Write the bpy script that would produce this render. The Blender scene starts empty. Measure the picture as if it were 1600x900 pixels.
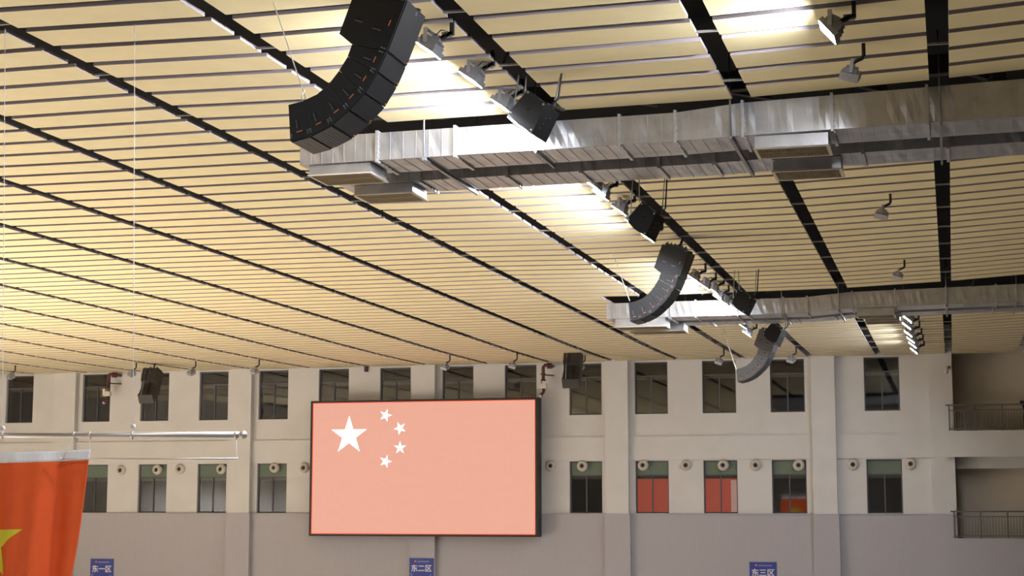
import bpy, bmesh, math, random
from mathutils import Vector, Matrix, Euler
random.seed(7)
SC = bpy.context.scene
COL = SC.collection
# ------------------------------------------------------------------ camera
ZC = 9.0                       # eye height above the hall floor (upper stand)
FPX = 2600.0
PITCH = math.atan(340.0 / FPX)
YAW = math.atan(690.0 * math.cos(PITCH) / FPX)
cam_d = bpy.data.cameras.new('camera')
cam_d.sensor_width = 36.0
cam_d.lens = FPX / 1600.0 * 36.0
cam_d.clip_end = 400
cam = bpy.data.objects.new('camera', cam_d)
COL.objects.link(cam)
cam.location = (0, 0, ZC)
cam.rotation_euler = (math.pi / 2 + PITCH, 0, YAW)
SC.camera = cam
# ------------------------------------------------------------------ world, exposure
W = bpy.data.worlds.new('world'); SC.world = W
W.use_nodes = True
W.node_tree.nodes['Background'].inputs[0].default_value = (1.0, 0.93, 0.82, 1)
W.node_tree.nodes['Background'].inputs[1].default_value = 0.0
SC.view_settings.view_transform = 'Standard'
SC.view_settings.look = 'None'
SC.view_settings.exposure = 0.0
SC.view_settings.gamma = 1.0
SC.view_settings.use_curve_mapping = False
LAMP_STRENGTH = 850.0          # radiance of a lit floodlight face
HALL_LAMP_W = 380.0            # floodlights of the same rows that hang outside the frame
LEFT_FILL_W = 7500.0            # unseen row added along the far left side to lift the bounce light

F_ = Vector((-math.sin(YAW) * math.cos(PITCH), math.cos(YAW) * math.cos(PITCH), math.sin(PITCH)))
R_ = Vector((math.cos(YAW), math.sin(YAW), 0))
U_ = R_.cross(F_)
def ray(px, py): return F_ + R_ * ((px - 800) / FPX) - U_ * ((py - 450) / FPX)
def at(px, py, Y):
    "world point at measured distance Y down the hall"
    r = ray(px, py); r = r * (Y / r.y); return Vector((r.x, r.y, r.z + ZC))
def atz(px, py, z):
    r = ray(px, py); r = r * (z / r.z); return Vector((r.x, r.y, r.z + ZC))
def ceil_at(px, py):
    z = 6.05
    for _ in range(12):
        p = atz(px, py, z); z = zceil(p.x, p.y) - ZC
    return p
def project(p):
    q = Vector(p) - Vector((0, 0, ZC)); d = q.dot(F_)
    return 800 + FPX * q.dot(R_) / d, 450 - FPX * q.dot(U_) / d

# ------------------------------------------------------------------ materials
MATS = {}
def mat(name, col, rough=0.6, metal=0.0, noise=0.0, nscale=8.0, bump=0.0, bscale=60.0, emit=None, estr=1.0, spec=0.5, stretch=None):
    m = bpy.data.materials.new(name); m.use_nodes = True
    nt = m.node_tree; b = nt.nodes['Principled BSDF']
    b.inputs['Base Color'].default_value = (*col, 1)
    b.inputs['Roughness'].default_value = rough
    b.inputs['Metallic'].default_value = metal
    b.inputs['Specular IOR Level'].default_value = spec
    co = nt.nodes.new('ShaderNodeTexCoord'); src = co.outputs['Object']
    if stretch:
        mp = nt.nodes.new('ShaderNodeMapping'); mp.inputs['Scale'].default_value = stretch
        nt.links.new(src, mp.inputs[0]); src = mp.outputs[0]
    if noise > 0:
        n = nt.nodes.new('ShaderNodeTexNoise'); n.inputs['Scale'].default_value = nscale; n.inputs['Detail'].default_value = 5
        nt.links.new(src, n.inputs['Vector'])
        r = nt.nodes.new('ShaderNodeValToRGB')
        r.color_ramp.elements[0].position = 0.3; r.color_ramp.elements[1].position = 0.7
        r.color_ramp.elements[0].color = (*[c * (1 - noise) for c in col], 1)
        r.color_ramp.elements[1].color = (*[min(1, c * (1 + noise)) for c in col], 1)
        nt.links.new(n.outputs['Fac'], r.inputs[0]); nt.links.new(r.outputs[0], b.inputs['Base Color'])
    if bump > 0:
        n2 = nt.nodes.new('ShaderNodeTexNoise'); n2.inputs['Scale'].default_value = bscale; n2.inputs['Detail'].default_value = 3
        nt.links.new(src, n2.inputs['Vector'])
        bp = nt.nodes.new('ShaderNodeBump'); bp.inputs['Strength'].default_value = bump; bp.inputs['Distance'].default_value = 0.02
        nt.links.new(n2.outputs['Fac'], bp.inputs['Height']); nt.links.new(bp.outputs[0], b.inputs['Normal'])
    if emit:
        b.inputs['Emission Color'].default_value = (*emit, 1)
        b.inputs['Emission Strength'].default_value = estr
    MATS[name] = m
    return m
M_PANEL = mat('panel_beige', (0.73, 0.62, 0.36), 0.62, noise=0.03, nscale=2.5, bump=0.03, bscale=150)
M_PSIDE = mat('panel_edge_grey', (0.42, 0.36, 0.37), 0.5)
M_VOID = mat('roof_void_black', (0.010, 0.009, 0.009), 0.9)
M_VOIDSTEEL = mat('void_steel', (0.05, 0.045, 0.04), 0.6, noise=0.2)
M_TIE = mat('tie_bar_grey', (0.25, 0.23, 0.21), 0.5)
M_WALL = mat('wall_cream_render', (0.63, 0.605, 0.59), 0.85, noise=0.03, nscale=1.2, bump=0.08, bscale=25)
M_WAINS = mat('wainscot_grey_board', (0.425, 0.40, 0.425), 0.8, noise=0.03, nscale=2.0, stretch=(20, 1, 1))
M_RECESS = mat('recess_wall_ochre', (0.60, 0.52, 0.42), 0.85, noise=0.04, nscale=1.0)
M_FLOOR = mat('court_wood', (0.56, 0.47, 0.35), 0.45, noise=0.08, nscale=0.8)
M_STAND = mat('stand_concrete', (0.12, 0.11, 0.10), 0.8, noise=0.1)
M_SIDEW = mat('side_wall_paint', (0.50, 0.45, 0.38), 0.85, noise=0.03)
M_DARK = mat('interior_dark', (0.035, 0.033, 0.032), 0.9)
M_FRAME = mat('window_frame_grey', (0.075, 0.075, 0.085), 0.5)
M_GREEN = mat('transom_green', (0.13, 0.165, 0.125), 0.7, noise=0.06)
M_BLIND = mat('blind_cream', (0.40, 0.36, 0.28), 0.8)
M_REDREFL = mat('red_reflection_panel', (0.55, 0.13, 0.08), 0.8, noise=0.1, nscale=2.0, emit=(0.62, 0.12, 0.07), estr=1.1, stretch=(6, 1, 0.5))  # self-lit red in place of a reflection in the panes
M_PINK = mat('pale_reflection_panel', (0.8, 0.6, 0.55), 0.8, emit=(0.85, 0.5, 0.44), estr=0.9)
M_REDDIM = mat('dim_reflection_red', (0.16, 0.06, 0.045), 0.8, noise=0.15, nscale=2.0)
M_GALV = mat('galvanised_sheet', (0.50, 0.50, 0.52), 0.30, metal=0.8, noise=0.14, nscale=3.5, bump=0.05, bscale=6)
M_GALVD = mat('galvanised_flange', (0.50, 0.49, 0.49), 0.4, metal=0.7, noise=0.1)
M_HANG = mat('hanger_steel', (0.24, 0.24, 0.25), 0.45, metal=0.6)
M_GRILLE = mat('grille_brown', (0.34, 0.27, 0.17), 0.5, metal=0.2)
M_GRIN = mat('grille_inside', (0.05, 0.04, 0.03), 0.8)
M_SPK = mat('speaker_black', (0.012, 0.0115, 0.012), 0.5, spec=0.3, noise=0.1, nscale=40, bump=0.1, bscale=300)
M_SPKD = mat('speaker_recess', (0.004, 0.004, 0.004), 0.8)
M_SPKM = mat('speaker_rigging_metal', (0.30, 0.30, 0.31), 0.35, metal=0.8)
M_RIG = mat('speaker_rigging_dark', (0.10, 0.10, 0.10), 0.35, metal=0.6)
M_ORANGE = mat('speaker_orange_print', (0.75, 0.20, 0.05), 0.5)
M_LAMPB = mat('lamp_body_grey', (0.22, 0.22, 0.23), 0.45, metal=0.3, noise=0.08)
M_LAMPY = mat('lamp_yoke_grey', (0.33, 0.33, 0.35), 0.4, metal=0.4)
M_ARM = mat('lamp_arm_black', (0.02, 0.02, 0.022), 0.5)
M_GLOWFAR = mat('lamp_glow_far', (1, 1, 1), 0.5, emit=(0.85, 0.90, 1.0), estr=LAMP_STRENGTH * 0.36)
M_GLOW = mat('lamp_glow_white', (1, 1, 1), 0.5, emit=(0.85, 0.90, 1.0), estr=LAMP_STRENGTH)
M_LENS = mat('lamp_glass_off', (0.42, 0.38, 0.37), 0.25)
M_SCRF = mat('screen_frame_black', (0.012, 0.011, 0.012), 0.5)
M_STAR = mat('screen_star_white', (1, 1, 1), 0.5, emit=(1.0, 1.0, 0.96), estr=1.3)
M_REDEDGE = mat('screen_red_edge', (0.8, 0.05, 0.02), 0.5, emit=(0.90, 0.11, 0.05), estr=1.0)
M_FLAGR = mat('flag_red', (0.90, 0.118, 0.018), 0.75, noise=0.04, nscale=5)
M_FLAGY = mat('flag_yellow', (0.80, 0.68, 0.04), 0.7)
M_FLAGW = mat('flag_header_white', (0.93, 0.90, 0.89), 0.75, noise=0.06, nscale=30, stretch=(1, 1, 0.1))
M_POLE = mat('pole_steel', (0.60, 0.55, 0.50), 0.40, metal=0.7)
M_WHITE = mat('cord_white', (0.75, 0.74, 0.72), 0.6)
M_REDPIPE = mat('fire_pipe_red', (0.09, 0.022, 0.016), 0.45)
M_VALVE = mat('valve_cream', (0.62, 0.58, 0.50), 0.5)
M_NOZ = mat('nozzle_white', (0.62, 0.56, 0.48), 0.5)
M_BLK = mat('nozzle_black', (0.008, 0.008, 0.008), 0.8)
M_RAIL = mat('railing_steel', (0.13, 0.115, 0.105), 0.45, metal=0.4)
M_BLUE = mat('sign_blue', (0.035, 0.055, 0.30), 0.55, noise=0.08, nscale=4)
M_SIGNW = mat('sign_white', (0.72, 0.70, 0.74), 0.6)
M_SIGNP = mat('sign_print_grey', (0.25, 0.25, 0.42), 0.6)
M_CLOTH = mat('dark_clothing', (0.018, 0.016, 0.018), 0.85)
M_SKIN = mat('skin', (0.42, 0.25, 0.17), 0.6)
M_HAIR = mat('hair_black', (0.01, 0.009, 0.008), 0.6)
M_BROWNSPK = mat('speaker_charcoal', (0.055, 0.046, 0.042), 0.55, noise=0.1, nscale=30)
M_FARSPK = mat('speaker_dark_brown', (0.028, 0.022, 0.019), 0.55, noise=0.1, nscale=30)
M_GLASS = bpy.data.materials.new('window_glass'); M_GLASS.use_nodes = True
nt = M_GLASS.node_tree; nt.nodes.clear()
o_ = nt.nodes.new('ShaderNodeOutputMaterial'); mx = nt.nodes.new('ShaderNodeMixShader'); tr = nt.nodes.new('ShaderNodeBsdfTransparent'); gl = nt.nodes.new('ShaderNodeBsdfGlossy')
tr.inputs[0].default_value = (0.62, 0.62, 0.62, 1); gl.inputs['Color'].default_value = (0.85, 0.88, 0.95, 1); gl.inputs['Roughness'].default_value = 0.03
mx.inputs[0].default_value = 0.085
nt.links.new(tr.outputs[0], mx.inputs[1]); nt.links.new(gl.outputs[0], mx.inputs[2]); nt.links.new(mx.outputs[0], o_.inputs[0])
# LED screen face: coral picture with the faint grid of the LED tiles
M_SCREEN = mat('screen_coral', (0.02, 0.01, 0.01), 0.6)
nt = M_SCREEN.node_tree; b = nt.nodes['Principled BSDF']
co = nt.nodes.new('ShaderNodeTexCoord'); br = nt.nodes.new('ShaderNodeTexBrick')
mp = nt.nodes.new('ShaderNodeMapping'); mp.inputs['Rotation'].default_value = (math.pi / 2, 0, 0)
nt.links.new(co.outputs['Object'], mp.inputs[0]); nt.links.new(mp.outputs[0], br.inputs['Vector'])
br.offset = 0; br.inputs['Scale'].default_value = 1.0; br.inputs['Brick Width'].default_value = 0.32; br.inputs['Row Height'].default_value = 0.16
br.inputs['Mortar Size'].default_value = 0.006
br.inputs['Color1'].default_value = (0.83, 0.395, 0.29, 1); br.inputs['Color2'].default_value = (0.81, 0.385, 0.28, 1); br.inputs['Mortar'].default_value = (0.80, 0.375, 0.275, 1)
nt.links.new(br.outputs['Color'], b.inputs['Emission Color']); b.inputs['Emission Strength'].default_value = 1.0
# speaker grille: fine horizontal ribs
M_SGR = mat('speaker_grille', (0.012, 0.012, 0.014), 0.45)
nt = M_SGR.node_tree; b = nt.nodes['Principled BSDF']
co = nt.nodes.new('ShaderNodeTexCoord'); wv = nt.nodes.new('ShaderNodeTexWave'); wv.bands_direction = 'Z'; wv.inputs['Scale'].default_value = 22
bp = nt.nodes.new('ShaderNodeBump'); bp.inputs['Strength'].default_value = 0.25; bp.inputs['Distance'].default_value = 0.004
nt.links.new(co.outputs['Object'], wv.inputs[0]); nt.links.new(wv.outputs['Fac'], bp.inputs['Height']); nt.links.new(bp.outputs[0], b.inputs['Normal'])

# ------------------------------------------------------------------ mesh helpers
class MB:
    def __init__(s): s.v = []; s.f = []; s.m = []; s.sm = []
    def add(s, vs, fs, mi=0, smooth=False):
        o = len(s.v); s.v += [tuple(v) for v in vs]
        for f in fs: s.f.append([i + o for i in f]); s.m.append(mi); s.sm.append(smooth)
        return s
    def box(s, c, d, mi=0, rot=None):
        hx, hy, hz = d[0] / 2, d[1] / 2, d[2] / 2
        vs = [Vector((x, y, z)) for x in (-hx, hx) for y in (-hy, hy) for z in (-hz, hz)]
        if rot is not None: vs = [rot @ v for v in vs]
        vs = [v + Vector(c) for v in vs]
        return s.add(vs, [(0, 1, 3, 2), (4, 6, 7, 5), (0, 4, 5, 1), (2, 3, 7, 6), (0, 2, 6, 4), (1, 5, 7, 3)], mi)
    def span(s, a, b, mi=0):
        return s.box([(a[i] + b[i]) / 2 for i in range(3)], [abs(b[i] - a[i]) for i in range(3)], mi)
    def prism(s, poly, ext, mi=0):
        "poly: list of 3-D points, ext: extrusion vector"
        n = len(poly); ext = Vector(ext)
        vs = [Vector(p) for p in poly] + [Vector(p) + ext for p in poly]
        fs = [tuple(range(n)), tuple(range(2 * n - 1, n - 1, -1))] + [(i, i + n, (i + 1) % n + n, (i + 1) % n) for i in range(n)]
        return s.add(vs, fs, mi)
    def bar(s, a, b, w, h=None, mi=0):
        a = Vector(a); b = Vector(b); h = h or w; d = b - a; L = d.length
        q = d.to_track_quat('X', 'Z').to_matrix()
        return s.box((a + b) / 2, (L, w, h), mi, q)
    def tube(s, pts, r, n=8, mi=0, cap=True):
        pts = [Vector(p) for p in pts]; rs = r if isinstance(r, (list, tuple)) else [r] * len(pts)
        rings = []; prev = None
        for i, p in enumerate(pts):
            t = (pts[min(i + 1, len(pts) - 1)] - pts[max(i - 1, 0)]).normalized()
            u = prev - t * prev.dot(t) if prev else t.orthogonal()
            u.normalize(); prev = u; w = t.cross(u)
            rings.append([p + (u * math.cos(2 * math.pi * k / n) + w * math.sin(2 * math.pi * k / n)) * rs[i] for k in range(n)])
        vs = [v for rg in rings for v in rg]; fs = []
        for i in range(len(pts) - 1):
            for k in range(n): fs.append((i * n + k, i * n + (k + 1) % n, (i + 1) * n + (k + 1) % n, (i + 1) * n + k))
        s.add(vs, fs, mi, True)
        if cap:
            o = len(s.v) - len(vs)
            s.f.append([o + k for k in range(n - 1, -1, -1)]); s.m.append(mi); s.sm.append(False)
            s.f.append([o + (len(pts) - 1) * n + k for k in range(n)]); s.m.append(mi); s.sm.append(False)
        return s
    def lathe(s, prof, axis, origin, n=20, mi=0):
        "prof: (radius, height along axis)"
        ax = Vector(axis).normalized(); u = ax.orthogonal().normalized(); w = ax.cross(u); o = Vector(origin)
        vs = []; fs = []
        for r, h in prof:
            for k in range(n):
                a = 2 * math.pi * k / n; vs.append(o + ax * h + (u * math.cos(a) + w * math.sin(a)) * r)
        for i in range(len(prof) - 1):
            for k in range(n): fs.append((i * n + k, i * n + (k + 1) % n, (i + 1) * n + (k + 1) % n, (i + 1) * n + k))
        return s.add(vs, fs, mi, True)
    def build(s, name, mats, parent=None, loc=None):
        me = bpy.data.meshes.new(name); me.from_pydata(s.v, [], s.f)
        for m in (mats if isinstance(mats, (list, tuple)) else [mats]): me.materials.append(m)
        me.polygons.foreach_set('material_index', s.m); me.polygons.foreach_set('use_smooth', s.sm)
        bm = bmesh.new(); bm.from_mesh(me); bmesh.ops.recalc_face_normals(bm, faces=bm.faces); bm.to_mesh(me); bm.free()
        me.update()
        return link(name, me, parent, loc)
def link(name, me, parent=None, loc=None):
    o = bpy.data.objects.new(name, me); COL.objects.link(o)
    if parent: o.parent = parent
    if loc is not None: o.location = loc
    return o
def tag(o, label=None, cat=None, group=None, kind=None):
    if label: o['label'] = label
    if cat: o['category'] = cat
    if group: o['group'] = group
    if kind: o['kind'] = kind
    return o
def empty(name, loc, rz=0.0, label=None, cat=None, group=None):
    o = bpy.data.objects.new(name, None); COL.objects.link(o); o.location = loc; o.rotation_euler = (0, 0, rz); o.empty_display_size = 0.2
    return tag(o, label, cat, group)
def kids(o): return [c for c in bpy.data.objects if c.parent == o]
TREES = {}
def copy_tree(o, parent=None):
    c = o.copy(); COL.objects.link(c); c.parent = parent
    for ch in kids(o): copy_tree(ch, c)
    return c
def struct(o, label=None): return tag(o, label, kind='structure')

# ------------------------------------------------------------------ hall shell
YW = 72.3                      # recessed face of the end wall
YP = 71.95                     # face of its pilasters
S = YW / 68.0
ZUT, ZUB, ZLT, ZLB = (ZC + v * S for v in (5.905, 3.75, 1.825, -0.31))
XL, XR, YB = -50.0, 16.0, -22.0
struct(MB().span((XL, YB, -0.2), (-7.0, YW, 0)).build('floor', M_FLOOR), 'pale wooden court floor of the hall')
struct(MB().span((-7.0, YB, -0.2), (XR, YW + 5, 0)).build('floor', M_STAND), 'grey concrete floor under the side stand')
struct(MB().span((XL - 0.3, YB, 0), (XL, YW, 19)).build('wall_left', M_SIDEW), 'plain side wall of the hall')
struct(MB().span((XR, YB, 0), (XR + 0.3, YW + 5, 19)).build('wall_right', M_STAND), 'plain wall behind the side stand')
struct(MB().span((XL, YB - 0.3, 0), (XR, YB, 19)).build('wall_rear', M_SIDEW), 'wall behind the photographer')

# ---- ceiling: dark roof deck with hung panels
ZX = [(-60, .06), (-20, .06), (-17.2, .045), (-14.4, .03), (-11.5, .03), (-8.65, -.02), (-5.75, 0), (-2.9, .02), (0, .12), (2.86, .28), (5.72, .42), (9, .55), (30, .9)]
def zceil(x, y):
    for (x0, a), (x1, b) in zip(ZX, ZX[1:]):
        if x0 <= x <= x1: zx = a + (b - a) * (x - x0) / (x1 - x0); break
    t = min(1, max(0, (y - 54) / 17)); t = t * t * (3 - 2 * t)
    cove = 0.10 * min(1.2, max(0, (y - 60) / 12)) ** 2
    return ZC + 6.0 + 0.0045 * (y - 20) + zx * (1 - t) + cove
roof = MB().span((XL, YB, ZC + 7.6), (XR, YW + 5, ZC + 7.8))
ceiling = struct(roof.build('ceiling', M_VOID), 'black roof void behind rows of beige ceiling panels')
JX = [8.58 - 2.86 * i for i in range(21)]       # panel joints, x = 0 is one of them
PITCH_Y, Y0, GAP, JGAP, TH = 0.87, 17.4, 0.19, 0.28, 0.05
def panel_mesh(L, Wd):
    m = MB().box((0, 0, TH / 2), (L, Wd, TH), 1)
    m.m[4] = 0                                 # the underside carries the beige facing
    me = m.build('tmp', [M_PANEL, M_PSIDE]); d = me.data
    for p in d.polygons: p.material_index = 0 if p.normal.z < -0.5 else 1
    bpy.data.objects.remove(me); return d
PM = {}
def get_pm(L, Wd):
    k = (round(L, 2), round(Wd, 2))
    if k not in PM: PM[k] = panel_mesh(*k); PM[k].name = 'ceiling_panel'
    return PM[k]
SLOTX = -9.9
panels = []
kmax = int((YW - 0.1 - Y0) / PITCH_Y) + 1
for k in range(-6, kmax + 1):
    yb = Y0 + PITCH_Y * k; ya = yb - PITCH_Y + GAP
    yb = min(yb, YW - 0.02)
    if yb - ya < 0.1: continue
    slot = (9 <= k <= 12) or (36 <= k <= 39)
    for xr, xl in zip(JX, JX[1:]):
        a, b_ = xl + JGAP / 2, xr - JGAP / 2
        if slot:
            if a > SLOTX: continue
            b_ = min(b_, SLOTX)
            if b_ - a < 0.2: continue
        xc, yc = (a + b_) / 2, (ya + yb) / 2
        pc = [project((x, y, zceil(x, y))) for x, y in ((a, ya), (b_, ya), (b_, yb), (a, yb))]
        vis = any(-330 < p[0] < 1930 and -150 < p[1] < 760 for p in pc)
        if not vis or yb < 3: continue
        inside = any(0 <= p[0] <= 1600 and 0 <= p[1] <= 900 for p in pc)
        area = abs(sum(pc[i][0] * pc[(i + 1) % 4][1] - pc[(i + 1) % 4][0] * pc[i][1] for i in range(4))) / 2
        tx = (zceil(b_, yc) - zceil(a, yc)) / (b_ - a); ty = (zceil(xc, yb) - zceil(xc, ya)) / (yb - ya)
        panels.append((area if inside else area * 0.001, a, b_, ya, yb, xc, yc, tx, ty))
panels.sort(key=lambda p: -p[0])
far = MB()
for i, (ar, a, b_, ya, yb, xc, yc, tx, ty) in enumerate(panels):
    rot = Euler((math.atan(ty), -math.atan(tx), 0)); zc_ = zceil(xc, yc)
    if i < 300:
        o = link('ceiling_panel', get_pm(b_ - a, yb - ya), ceiling, (xc, yc, zc_)); o.rotation_euler = rot
    else:
        o0 = len(far.f); far.box(Vector((xc, yc, zc_ + TH / 2)), (b_ - a, yb - ya, TH), 1, rot.to_matrix())
        far.m[o0 + 4] = 0
fo = far.build('ceiling_panel_field', [M_PANEL, M_PSIDE], ceiling)
for p in fo.data.polygons: p.material_index = 0 if p.normal.z < -0.5 else 1
tag(fo, 'more distant rows of beige ceiling panels', kind='stuff')
# tie bars that bridge the open joints, and the steel seen through the slots
tie = MB().box((0, 0, 0), (JGAP, 0.035, 0.03)).build('tie', M_TIE).data
bpy.data.objects.remove(bpy.data.objects['tie'])
for j, x in enumerate(JX[1:8]):
    for q in range(24):
        y = 18.2 + 2.61 * q + 0.87 * (j % 3) - 0.1
        if 24.2 < y < 28 or 47.6 < y < 51.4 or y > 70: continue
        px, py = project((x, y, zceil(x, y)))
        if -50 < px < 1700 and -30 < py < 640: link('joint_tie', tie, ceiling, (x, y, zceil(x, y) + 0.015))
for y0 in (24.36, 47.85):
    for q in range(7):
        x = -9.2 + q * 1.9
        m = MB().bar((x, y0 + 0.1, ZC + 6.35), (x + 0.7, y0 + 3.3, ZC + 6.9), 0.12, 0.2)
        m.bar((x + 0.4, y0 + 0.2, ZC + 6.1), (x + 0.9, y0 + 0.3, ZC + 7.5), 0.04)
        m.build('void_brace', M_VOIDSTEEL, ceiling)
    MB().bar((-9.9, y0 + 1.2, ZC + 6.5), (9, y0 + 1.2, ZC + 6.8), 0.2, 0.3).build('void_beam', M_VOIDSTEEL, ceiling)

# ---- end wall
WINX = []
for l, r in [(10, 55), (130, 174), (220, 266), (313, 357), (405, 451), (499, 545), (595, 641), (692, 739), (789, 838), (889, 940), (991, 1043), (1096, 1150), (1202, 1257), (1348, 1406)]:
    c = (at(l, 575, YW).x + at(r, 575, YW).x) / 2
    WINX.append((c - 0.735, c + 0.735))
lower_cols = [0, 1, 2, 3, 4, 5, 8, 9, 10, 11, 12, 13]
X0W, X1W = XL, at(1488, 600, YP).x
wb = MB(); D = 0.5
xs = X0W
for a, b_ in WINX:
    wb.span((xs, YW, 0), (a, YW + D, ZC + 9)); xs = b_
    wb.span((a, YW, 0), (b_, YW + D, ZLB)); wb.span((a, YW, ZLT), (b_, YW + D, ZUB)); wb.span((a, YW, ZUT), (b_, YW + D, ZC + 9))
wb.span((xs, YW, 0), (X1W, YW + D, ZC + 9))
for i in (6, 7): wb.span((WINX[i][0], YW + 0.1, ZLB), (WINX[i][1], YW + D, ZLT))
wall_back = struct(wb.build('wall_back', M_WALL), 'cream rendered end wall with two rows of windows')
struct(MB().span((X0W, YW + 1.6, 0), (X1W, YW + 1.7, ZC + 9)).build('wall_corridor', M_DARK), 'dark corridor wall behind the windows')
PIL = [(83, 117), (358, 392), (643, 679), (945, 981), (1268, 1305), (1452, 1488)]
for i, (l, r) in enumerate(PIL):
    xa, xb = at(l, 640, YP).x, at(r, 640, YP).x
    if i == 5: xb = X1W
    struct(MB().span((xa, YP, ZLB - 0.02), (xb, YW, ZC + 6.9)).build('trim_%d' % (i + 1), M_WALL), 'cream pilaster on the end wall')
    struct(MB().span((xa - 0.03, YP - 0.05, 0), (xb + 0.06 * (i < 5), YW, ZLB - 0.02)).build('trim_%d' % (i + 7), M_WAINS), 'grey clad pilaster foot below the windows')
# string course between the window rows, and grey acoustic cladding below
px_ = [X0W] + [v for l, r in PIL for v in (at(l, 640, YP).x, at(r, 640, YP).x)]
nb = 0
for i in range(0, len(px_) - 1, 2):
    a, b_ = px_[i], px_[i + 1]
    nb += 1
    struct(MB().span((a, YW - 0.09, ZC + 1.87 * S), (b_, YW, ZC + 2.83 * S)).build('trim_%d' % (12 + nb), M_WALL), 'shallow cream band between the window rows')
    m = MB().span((a, YW - 0.11, ZC - 2.30 * S + 0.008), (b_, YW, ZLB - 0.02)).span((a, YW - 0.10, ZC - 2.30 * S - 0.008), (b_, YW, ZC - 2.30 * S + 0.008)).span((a, YW - 0.11, 0), (b_, YW, ZC - 2.30 * S - 0.008))
    struct(m.build('trim_%d' % (20 + nb), M_WAINS), 'grey acoustic cladding below the lower windows')
    struct(MB().span((a, YW - 0.15, ZLB - 0.05), (b_, YW, ZLB - 0.02)).build('baseboard_%d' % nb, M_WAINS), 'thin ledge on top of the grey cladding')

def window(n, a, b_, z0, z1, upper, fill=None):
    w = b_ - a; h = z1 - z0; y = YW + 0.14; t = 0.055
    zt = z1 - h * (0.27 if upper else 0.275)
    root = empty('window_%d' % n, (a + w / 2, YW, z0)); root['kind'] = 'structure'
    root['label'] = ('upper' if upper else 'lower') + ' row window with grey frame and two sashes'
    def L(x, yy, z): return (x - a - w / 2, yy - YW, z - z0)
    f = MB()
    f.span(L(a, y, z0), L(a + t, y + .07, z1)).span(L(b_ - t, y, z0), L(b_, y + .07, z1)).span(L(a + t, y, z0), L(b_ - t, y + .07, z0 + t)).span(L(a + t, y, z1 - t), L(b_ - t, y + .07, z1))
    f.span(L(a + t, y, zt - t / 2), L(b_ - t, y + .07, zt + t / 2)).span(L(a + w / 2 - t / 2, y - 0.01, z0 + t), L(a + w / 2 + t / 2, y + .07, zt - t / 2))
    f.build('window_frame', M_FRAME, root)
    for s in (0, 1):
        xa = a + t if s == 0 else a + w / 2 + t / 2; xb = a + w / 2 - t / 2 if s == 0 else b_ - t
        MB().span(L(xa, y + .03, z0 + t), L(xb, y + .036, zt - t / 2)).build('window_pane', M_GLASS, root)
        MB().span(L(xa, y + .06, zt - t / 2 - 0.13), L(xb, y + .09, zt - t / 2)).build('blind_rail', M_BLIND, root)
    if upper:
        MB().span(L(a + t, y + .03, zt + t / 2), L(b_ - t, y + .036, z1 - t)).build('transom_pane', M_GLASS, root)
    else:
        MB().span(L(a + t, y + .02, zt + t / 2), L(b_ - t, y + .05, z1 - t)).build('transom_panel', M_GREEN, root)
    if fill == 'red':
        MB().span(L(a, y + .2, z0), L(b_, y + .24, zt)).build('red_reflection_panel', M_REDREFL, root)  # glowing panel behind the glass stands in for a red reflection
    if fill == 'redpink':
        MB().span(L(a, y + .2, z0), L(b_ - 0.33, y + .24, zt)).build('red_reflection_panel', M_REDREFL, root)
        MB().span(L(b_ - 0.33, y + .2, z0), L(b_, y + .24, zt - 0.22)).build('pale_reflection_panel', M_PINK, root)  # pale part of the same painted reflection, also glowing
        MB().span(L(b_ - 0.33, y + .2, zt - 0.22), L(b_, y + .24, zt)).build('red_reflection_panel', M_REDREFL, root)
    if fill == 'dim':
        MB().span(L(a, y + .2, z0), L(b_, y + .24, z0 + h * 0.38)).build('dim_reflection_board', M_REDDIM, root)  # dull red board drawn for a faint reflection in the pane
n = 0
for i, (a, b_) in enumerate(WINX):
    n += 1; window(n, a, b_, ZUB, ZUT, True)
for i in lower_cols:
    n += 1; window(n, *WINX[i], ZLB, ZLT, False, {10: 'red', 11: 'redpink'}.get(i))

# ---- balconies at the right end of the wall
YBAL = 71.6; YREC = 73.5
xb0 = X1W
struct(MB().span((xb0 - 0.3, YREC, 0), (XR, YREC + 0.3, ZC + 9)).build('wall_recess', M_RECESS), 'ochre back wall of the balconies')
struct(MB().span((xb0 - 0.3, YW + 0.02, 0), (xb0, YREC, ZC + 9)).build('wall_recess_side', M_WALL), 'cream end of the wall beside the balconies')
zA0, zA1 = at(1484, 714, YBAL).z, at(1484, 673, YBAL).z
struct(MB().span((at(1477, 690, YBAL).x, YBAL, zA0), (XR, YBAL + 0.2, zA1)).span((xb0, YBAL + 0.2, zA0 + 0.1), (XR, YREC, zA0 + 0.75)).build('trim_31', M_WALL), 'cream parapet of the upper balcony')
zB1 = at(1490, 841, YBAL).z
struct(MB().span((at(1486, 860, YBAL).x, YBAL, ZC - 4.6), (XR, YBAL + 0.2, zB1)).span((xb0, YBAL + 0.2, ZC - 4.6), (XR, YREC, zB1 - 0.3)).build('trim_32', M_WAINS), 'grey parapet of the lower balcony')
struct(MB().span((at(1494, 725, YW).x, YW + 0.3, at(1494, 732, YW).z), (XR, YW + 0.7, zA0 + 0.1)).build('trim_33', M_WALL), 'pale beam under the upper balcony')
balmesh = {}
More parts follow.
